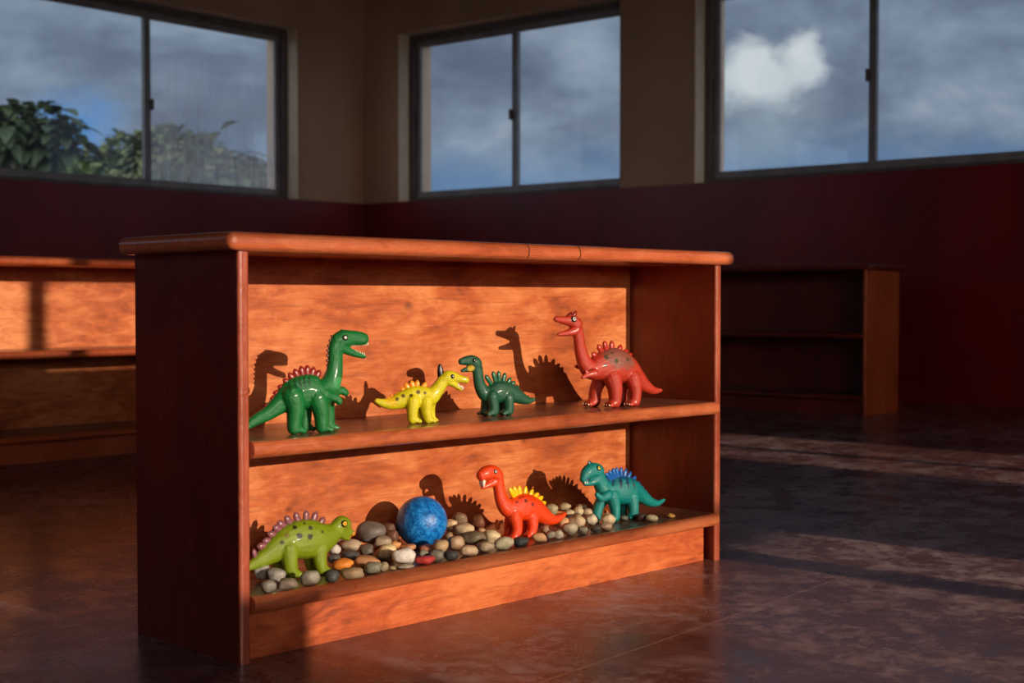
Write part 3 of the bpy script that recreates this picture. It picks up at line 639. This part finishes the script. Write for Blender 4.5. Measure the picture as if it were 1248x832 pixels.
# ------------------------------------------------------------------ pebbles
def A(x, y, rx, ry): return (400+x/5.673, 590+y/5.673, rx/5.673, ry/5.673)
def B4(x, y, rx, ry): return (300+x/6.24, 600+y/6.24, rx/6.24, ry/6.24)
def C5(x, y, rx, ry): return (600+x/5.2, 590+y/5.2, rx/5.2, ry/5.2)
PEB = [
 (A(280,350,98,68), (112,102,94), 'largest grey-brown pebble, between the lime dinosaur snout and the blue ball'),
 (A(420,312,48,38), (96,62,48), 'dark reddish pebble against the back panel in the ball shadow, upper of two'),
 (A(440,362,46,38), (104,66,50), 'dark brown pebble touching the left side of the blue ball in shadow'),
 (A(375,412,58,44), (152,134,108), 'tan-grey pebble left of the blue ball, below the largest grey pebble'),
 (A(155,432,67,42), (176,154,128), 'light tan pebble just under the lime dinosaur jaw'),
 (A(38,455,45,38), (188,180,166), 'pale grey pebble beside the front chest of the lime dinosaur'),
 (A(70,402,40,18), (176,136,118), 'thin pinkish pebble behind the lime dinosaur neck'),
 (A(265,465,45,45), (98,86,74), 'round grey-brown pebble directly below the largest grey pebble'),
 (A(465,422,36,26), (206,146,86), 'small orange-tan pebble at the lower left of the blue ball'),
 (A(403,480,70,50), (204,178,132), 'cream oval pebble in the middle row left of the ball'),
 (A(150,500,62,34), (76,72,70), 'dark grey pebble above the orange pebble near the lime dinosaur'),
 (A(40,520,42,34), (80,74,72), 'dark grey pebble touching the front foot of the lime dinosaur'),
 (A(95,565,66,40), (224,132,52), 'bright orange pebble right of the lime dinosaur foot'),
 (A(260,548,88,40), (176,126,86), 'long brown-tan pebble in the front area right of the orange pebble'),
 (A(310,587,58,38), (140,136,116), 'grey-green pebble on the front edge before the long brown one'),
 (A(393,582,32,32), (170,150,120), 'small tan pebble on the front edge left of the white pebble'),
 (A(165,622,78,38), (172,142,108), 'flat tan pebble on the front edge below the bright orange pebble'),
 (A(25,645,45,40), (76,74,72), 'dark grey pebble on the front edge right of the lime dinosaur feet'),
 (A(520,518,76,54), (214,204,194), 'white oval pebble, the brightest one, before the ball'),
 (A(532,572,52,14), (196,184,160), 'flat pale sliver pebble under the white oval pebble'),
 (A(443,582,22,14), (186,160,122), 'tiny tan pebble on the edge between the grey-green and white pebbles'),
 (A(550,443,55,24), (190,130,90), 'flat orange-tan pebble tucked under the front of the ball'),
 (A(680,447,52,25), (172,112,82), 'brown-orange flat pebble under the right front of the ball'),
 (A(660,480,30,22), (142,134,116), 'small grey-tan pebble above the coral red pebble'),
 (A(775,443,54,46), (174,144,104), 'rounded tan pebble at the lower right of the ball'),
 (A(748,502,46,42), (118,114,100), 'grey pebble right beside the coral red pebble'),
 (A(668,532,65,28), (208,70,66), 'coral red pebble on the front edge before the ball'),
 (A(850,498,50,32), (72,70,68), 'dark slate pebble on the front edge right of the coral red one'),
 (A(883,415,58,46), (164,130,100), 'rounded tan-brown pebble in the middle row right of the ball'),
 (A(970,468,62,36), (206,174,138), 'lumpy light tan pebble on the front edge beside the dark slate one'),
 (A(1000,380,84,44), (106,92,72), 'long dark olive-brown pebble left of the round cream pebble'),
 (A(1128,372,55,46), (206,184,144), 'round cream pebble left of the orange dinosaur feet'),
 (A(1088,443,60,32), (170,150,120), 'tan-grey pebble on the front edge below the round cream pebble'),
 (A(1215,418,62,40), (186,176,146), 'pale cream-grey pebble on the front edge before the orange dinosaur'),
 (A(940,325,68,44), (194,166,130), 'light tan tilted pebble right of the ball in the back row'),
 (A(910,247,48,46), (122,98,76), 'grey-brown pebble on top of the heap right of the ball'),
 (A(850,292,42,38), (200,170,130), 'pale tan pebble touching the upper right side of the ball'),
 (A(836,362,26,26), (150,116,86), 'small brown pebble at the right flank of the ball'),
 (A(1035,268,45,45), (112,66,42), 'dark brown pebble at the back under the neck of the orange dinosaur'),
 (A(1060,322,28,16), (176,136,100), 'small tan pebble behind the dark olive-brown one'),
 (A(1170,285,18,35), (222,122,58), 'slim upright orange pebble at the chest of the orange dinosaur'),
 (B4(118,612,55,58), (150,145,138), 'grey pebble at the far left under the lime dinosaur tail, back one'),
 (B4(225,648,68,52), (148,142,134), 'grey pebble behind the hind foot of the lime dinosaur'),
 (B4(165,727,55,47), (130,122,112), 'round grey pebble at the extreme left of the front edge'),
 (B4(310,708,72,42), (136,122,106), 'grey-brown oval pebble in front of the hind foot of the lime dinosaur'),
 (B4(482,662,70,56), (150,140,125), 'rounded grey pebble between the two near feet of the lime dinosaur'),
 (C5(180,368,50,28), (62,64,66), 'dark slate pebble under the near front foot of the orange dinosaur'),
 (C5(296,346,48,28), (218,168,122), 'peach tan pebble before the hind foot of the orange dinosaur'),
 (C5(358,292,50,25), (184,146,116), 'pinkish tan pebble below the orange dinosaur tail'),
 (C5(370,328,30,25), (150,140,125), 'small grey pebble on the edge right of the peach tan one'),
 (C5(420,322,32,26), (190,176,154), 'light grey pebble on the edge below the orange dinosaur tail tip'),
 (C5(492,295,50,38), (174,160,134), 'large grey-tan pebble on the edge between orange and teal dinosaurs'),
 (C5(450,245,32,32), (202,150,108), 'orange-tan pebble right at the orange dinosaur tail tip'),
 (C5(540,245,52,42), (190,166,130), 'large light tan pebble, middle of the heap left of the teal dinosaur'),
 (C5(575,296,34,26), (136,126,110), 'small grey pebble on the edge left of a dark grey one, near the teal dinosaur'),
 (C5(628,232,38,36), (190,176,150), 'light grey pebble in the heap nearest the teal dinosaur front leg'),
 (C5(655,284,34,22), (80,78,72), 'dark grey pebble on the edge left of the stacked cream pair'),
 (C5(735,228,45,36), (200,176,140), 'upper cream pebble of the stacked pair before the teal dinosaur'),
 (C5(720,272,40,24), (196,166,136), 'lower cream pebble of the stacked pair before the teal dinosaur'),
 (C5(378,163,38,33), (160,146,112), 'olive-tan pebble at the back above the orange dinosaur tail'),
 (C5(460,147,38,24), (166,150,116), 'tan pebble at the top of the heap between orange and teal dinosaurs'),
 (C5(490,182,28,18), (188,168,132), 'small tan pebble just below the top one of the right heap'),
 (C5(545,175,32,28), (186,166,130), 'light tan pebble in the back row left of the teal dinosaur chest'),
 (C5(567,148,36,18), (156,140,106), 'olive-tan flat pebble at the back left of the teal dinosaur'),
 (C5(608,180,32,24), (180,150,120), 'tan pebble touching the teal dinosaur chest leg'),
 (C5(310,265,28,20), (160,150,140), 'small grey pebble behind the orange dinosaur hind foot'),
 (C5(945,215,34,22), (80,52,46), 'dark brown pebble right behind the teal dinosaur hind foot'),
 (C5(1012,219,38,20), (214,196,156), 'cream oval pebble lying alone right of the teal dinosaur'),
 (C5(1130,201,26,13), (224,166,86), 'small amber pebble lying apart, rightmost on the lower shelf'),
 (C5(835,217,28,16), (92,96,84), 'small grey-green pebble between the teal dinosaur legs'),
 (C5(722,180,12,20), (214,124,64), 'tiny upright orange pebble between the teal dinosaur front legs'),
 (C5(500,207,34,14), (84,76,66), 'dark flat pebble in the middle of the right heap'),
]
def peb_mat(rgb):
    m = N('pebble_stone_%d_%d_%d' % rgb); c = m.obj()
    b = lin(rgb); dk = tuple(x*.62 for x in b[:3])+(1,); lt = tuple(min(1, x*1.25) for x in b[:3])+(1,)
    f = m.math('ADD', m.math('MULTIPLY', m.noise(c, 55, 5, .65), .6), m.math('MULTIPLY', m.noise(c, 420, 3, .7), .4))
    m.l(m.ramp(f, [(.36, dk), (.5, b), (.66, lt)]), m.b.inputs['Base Color'])
    m.set(Roughness=.5, Specular_IOR_Level=.4); m.bump(m.noise(c, 160, 5), .4, .0012); return m.m
Bn = V.copy()
info = []
for n, ((cx, cy, rx, ry), rgb, lab) in enumerate(PEB):
    rnd = random.Random(n*13+5)
    # where the underside meets the heap: shelf level in front, rising gently towards the back panel
    h = LOW
    for it in range(30):
        q = on_level(cx, cy+ry*.93, h); b = (q-BO).dot(V)
        h2 = LOW + max(0, b-.09)*.33; h = .5*h+.5*h2
    b = (q-BO).dot(V); k = q.y/F
    Rx = rx*k*1.05; Rz = ry*k*1.03; Ry = min(Rx, .023)*.95
    ctr = q + Vector((0, Ry*.55, 0)); ctr.z = h + Rz
    bb = (ctr-BO).dot(V)
    if bb > .27-Ry: ctr -= V*(bb-.27+Ry)*.9
    info.append([ctr, Rx, Ry, Rz, rgb, lab, rnd])
# nudge pebbles out of one another a little, mostly away from the viewer
for it in range(40):
    for i in range(len(info)):
        for j in range(i):
            a, b = info[i], info[j]; d = a[0]-b[0]
            e = Vector((d.x/(a[1]+b[1]), d.y/(a[2]+b[2]), d.z/(a[3]+b[3]))); L_ = e.length
            if L_ < .97:
                back = a if d.y > 0 else b; front = b if d.y > 0 else a
                s = (.97-L_)*.25*(a[2]+b[2])
                back[0].y += s*.8; front[0].y -= s*.2
                for q in (back, front):
                    bb = (q[0]-BO).dot(V)
                    if bb > .268-q[2]: q[0] -= V*(bb-.268+q[2])
                    if bb < q[2]*.8: q[0] += V*(q[2]*.8-bb)
for ctr, Rx, Ry, Rz, rgb, lab, rnd in info:
    bm = bmesh.new(); vs = bmesh.ops.create_icosphere(bm, subdivisions=3, radius=1)['verts']
    off = Vector((rnd.uniform(-9, 9), rnd.uniform(-9, 9), rnd.uniform(-9, 9))); tilt = rnd.uniform(-.12, .12); pw = rnd.uniform(.78, .95)
    for v in vs:
        p = v.co.copy(); d = 1 + .26*noise.noise(p*1.2+off) + .05*noise.noise(p*3+off)
        p = Vector([math.copysign(abs(x)**pw, x) for x in p])*d
        p = Vector((p.x*Rx, p.y*Ry, p.z*Rz)); v.co = Vector((p.x*math.cos(tilt)-p.z*math.sin(tilt), p.y, p.x*math.sin(tilt)+p.z*math.cos(tilt)))
    zmn = min(v.co.z for v in vs)
    if ctr.z + zmn < LOW: ctr.z = LOW - zmn
    ob = obj('pebble', bm, peb_mat(rgb), None, True); ob.location = ctr
    tag(ob, lab, 'pebble', 'pebbles on the lower shelf')

# ------------------------------------------------------------------ trees beyond the left window
def leaf_mat(name, a, b):
    m = N(name); c = m.obj()
    m.l(m.ramp(m.noise(c, 1.6, 3), [(.35, lin(a)), (.65, lin(b))]), m.b.inputs['Base Color']); m.set(Roughness=.5)
    return m.m
LEAF1 = leaf_mat('dark_glossy_foliage', (24, 40, 30), (50, 70, 48)); LEAF2 = leaf_mat('bushy_foliage', (44, 58, 42), (88, 102, 74)); BARK = plain('tree_bark', (92, 78, 66), .85, bump=.4, bscale=20)
LEAF3 = leaf_mat('pale_foliage', (80, 104, 58), (122, 144, 84))
def leaf(bm, p, d, L, W, droop):
    """a curved blade"""
    d = d.normalized(); side = d.cross(Vector((0, 0, 1)))
    if side.length < .01: side = Vector((1, 0, 0))
    side.normalize(); up = side.cross(d); prev = None
    for i in range(5):
        t = i/4; c = p + d*(L*t) - Vector((0, 0, droop*L*t*t)); ww = W*math.sin(PI*min(.97, max(.06, t)))**.8
        r = [bm.verts.new(c - side*ww + up*ww*.25), bm.verts.new(c), bm.verts.new(c + side*ww + up*ww*.25)]
        if prev:
            bm.faces.new([prev[0], prev[1], r[1], r[0]]); bm.faces.new([prev[1], prev[2], r[2], r[1]])
        prev = r
def tree(name, label, blobs, mat, dist, leafL, leafW, n, seed, big=(), droop=.5):
    rnd = random.Random(seed)
    cx = sum(b[0] for b in blobs)/len(blobs)
    base = EYE + ray(cx, 300)*dist; base.z = 0
    r = empty(name, base); tag(r, label, 'tree', 'trees outside the left window')
    bm = bmesh.new()
    tot = sum(b[2]*b[3] for b in blobs); k = dist/F; cs = []
    for (x, y, rx, ry) in blobs:
        c = EYE + ray(x, y)*(dist+rnd.uniform(-.4, .4)) - base; cs.append(c)
        for i in range(int(n*rx*ry/tot)):
            q = Vector((rnd.gauss(0, 1), rnd.gauss(0, 1), rnd.gauss(0, 1))).normalized()*rnd.uniform(.35, 1)**.6
            p = c + Vector((q.x*rx*k, q.y*rx*k, q.z*ry*k)); d = (q + Vector((rnd.uniform(-.6, .6), rnd.uniform(-.6, .6), rnd.uniform(-.3, .5))))
            s = rnd.uniform(.7, 1.3); leaf(bm, p, d, leafL*s, leafW*s, droop)
    for (x0, y0, x1, y1, W) in big:
        a = EYE + ray(x0, y0)*dist - base; b = EYE + ray(x1, y1)*(dist-.1) - base; d = b-a; leaf(bm, a, d + Vector((0, 0, d.length*.35)), d.length*1.02, W, .35)
    me = obj('foliage', bm, mat, r)
    bm = bmesh.new(); top = sum(cs, Vector())/len(cs)
    sweep(bm, [(Vector((0, 0, -1.2)), .11, .11), (Vector((top.x*.3, 0, top.z*.5)), .08, .08), (top, .05, .05)], Vector((0, 1, 0)), 4, 10)
    for c in cs: sweep(bm, [(Vector((top.x*.4, 0, top.z*.6)), .04, .04), (top.lerp(c, .6), .03, .03), (c, .015, .015)], Vector((0, 1, 0)), 3, 8)
    obj('trunk', bm, BARK, r, True)
    return r
tree('tree', 'dark big-leaved tree outside the left pane of the left window', [(8, 160, 30, 26), (40, 150, 34, 20), (70, 170, 28, 26), (45, 195, 60, 20), (-30, 185, 45, 40)], LEAF1, 15, .26, .075, 620, 3,
     big=[(62, 140, 70, 123, .12), (66, 134, 92, 142, .16), (70, 142, 97, 156, .12), (20, 135, 4, 114, .14), (40, 132, 22, 124, .12), (90, 180, 112, 172, .1), (88, 165, 100, 158, .1)], droop=.6)
tree('tree', 'bushy mid-green tree outside, seen behind the meeting bar of the left window', [(120, 205, 34, 24), (150, 188, 28, 24), (185, 190, 32, 30), (205, 178, 24, 26), (235, 195, 36, 32), (165, 212, 60, 16)], LEAF2, 19.5, .17, .055, 2200, 5)
tree('tree', 'sparser tree outside the right pane of the left window, low at its right end', [(262, 205, 30, 22), (290, 208, 30, 18), (318, 215, 26, 14), (250, 220, 70, 14), (346, 222, 22, 10)], LEAF2, 15.5, .16, .05, 1000, 9,
     big=[(258, 172, 270, 156, .07), (270, 158, 297, 146, .08), (290, 190, 322, 200, .08), (300, 186, 330, 196, .07), (244, 178, 262, 172, .05)])
tree('shrub', 'pale yellow-green shrub low outside the left window beside the meeting bar', [(112, 222, 16, 12), (104, 214, 9, 8)], LEAF3, 13.5, .22, .07, 110, 11)
bm = bmesh.new()
vs = [bm.verts.new(Vector((x, y, -1.2))) for x, y in ((-70, -40), (70, -40), (70, 90), (-70, 90))]; bm.faces.new(vs)
struct(obj('ground', bm, plain('dark_grass_ground', (70, 80, 50), .9, var=.3)))

# ------------------------------------------------------------------ light
sl = bpy.data.lights.new('sun', 'SUN'); so = bpy.data.objects.new('sun', sl); COL.objects.link(so)
sl.energy = 4.25; sl.color = (1, .83, .64); sl.angle = math.radians(.35)
so.rotation_euler = SUN.to_track_quat('Z', 'Y').to_euler(); so.location = BO - V*5 + Vector((0, 0, 4))

def make_world():
    w = bpy.data.worlds.new('sky'); S.world = w; w.use_nodes = True; t = w.node_tree; t.nodes.clear()
    class W(N):
        def __init__(s): s.t = t
    m = W()
    out = m.n('ShaderNodeOutputWorld'); bg = m.n('ShaderNodeBackground'); m.l(bg.outputs[0], out.inputs[0])
    d = m.n('ShaderNodeTexCoord').outputs['Generated']
    sx = m.n('ShaderNodeSeparateXYZ'); m.l(d, sx.inputs[0]); z = sx.outputs[2]
    dd = m.mapping(d, (1, 1, 2.3), (3.1, 1.7, .4))
    n1 = m.noise(dd, 4.2, 7, .58, .35); n2 = m.noise(m.mapping(d, (1, 1, 2.0), (7, 2, 1)), 11, 6, .6, .3)
    f = m.math('ADD', m.math('MULTIPLY', n1, .65), m.math('MULTIPLY', n2, .35))
    cloud = m.ramp(f, [(.34, lin((78, 90, 112))), (.48, lin((104, 120, 142))), (.58, lin((134, 151, 170))), (.70, lin((176, 190, 202)))])
    # clearer bluer air low down
    low = m.ramp(m.math('ADD', z, m.math('MULTIPLY', m.math('SUBTRACT', n1, .5), .10)), [(.085, (1, 1, 1, 1)), (.125, (0, 0, 0, 1))])
    cloud = m.mix(m.math('MULTIPLY', low, .75), cloud, lin((92, 130, 172)))
    def patch(px, py, rad, soft, col, amt, sc=14):
        nonlocal cloud
        v = ray(px, py).normalized()
        dn = m.n('ShaderNodeVectorMath', operation='DISTANCE'); nn = m.n('ShaderNodeVectorMath', operation='NORMALIZE'); m.l(d, nn.inputs[0])
        m.l(nn.outputs[0], dn.inputs[0]); dn.inputs[1].default_value = v
        wob = m.math('MULTIPLY', m.math('SUBTRACT', m.noise(m.mapping(d, (1, 1, 1.6), (px*.01, 0, 0)), sc, 6, .62), .5), rad*2.2)
        q = m.math('ADD', dn.outputs['Value'], wob)
        fac = m.math('DIVIDE', m.math('SUBTRACT', rad, q), soft, clamp=True)
        cloud = m.mix(m.math('MULTIPLY', fac, amt), cloud, lin(col))
    patch(930, 130, .050, .05, (150, 168, 182), .75, 12)
    patch(890, 95, .030, .022, (196, 208, 214), .9, 22)
    patch(925, 85, .026, .018, (208, 218, 222), .9, 26)
    patch(975, 60, .016, .012, (214, 222, 226), .9, 30)
    patch(985, 82, .017, .012, (206, 216, 222), .85, 30)
    patch(955, 105, .022, .018, (196, 208, 214), .8, 24)
    patch(720, 60, .030, .04, (164, 182, 200), .7)
    patch(100, 160, .045, .03, (86, 138, 196), .95, 10)
    patch(330, 185, .020, .02, (150, 182, 214), .9, 16)
    # sky made brighter and warmer behind the viewer, added as fill for the room
    glow = m.math('POWER', m.math('MULTIPLY', m.math('SUBTRACT', 0.0, sx.outputs[1]), 1.0, clamp=True), 1.3)
    cloud = m.mix(m.math('MULTIPLY', glow, .8, clamp=True), cloud, (.95, .80, .66, 1))
    m.l(cloud, bg.inputs[0]); m.l(m.math('ADD', 1.0, m.math('MULTIPLY', glow, 7.5)), bg.inputs[1])
make_world()

S.view_settings.view_transform = 'Standard'; S.view_settings.look = 'None'; S.view_settings.gamma = 1
S.view_settings.exposure = 0; S.view_settings.use_curve_mapping = False
S.cycles.max_bounces = 8; S.cycles.diffuse_bounces = 5; S.cycles.glossy_bounces = 4; S.cycles.transparent_max_bounces = 12
S.cycles.sample_clamp_indirect = 6; S.cycles.caustics_reflective = False; S.cycles.caustics_refractive = False
S.cycles.use_denoising = True
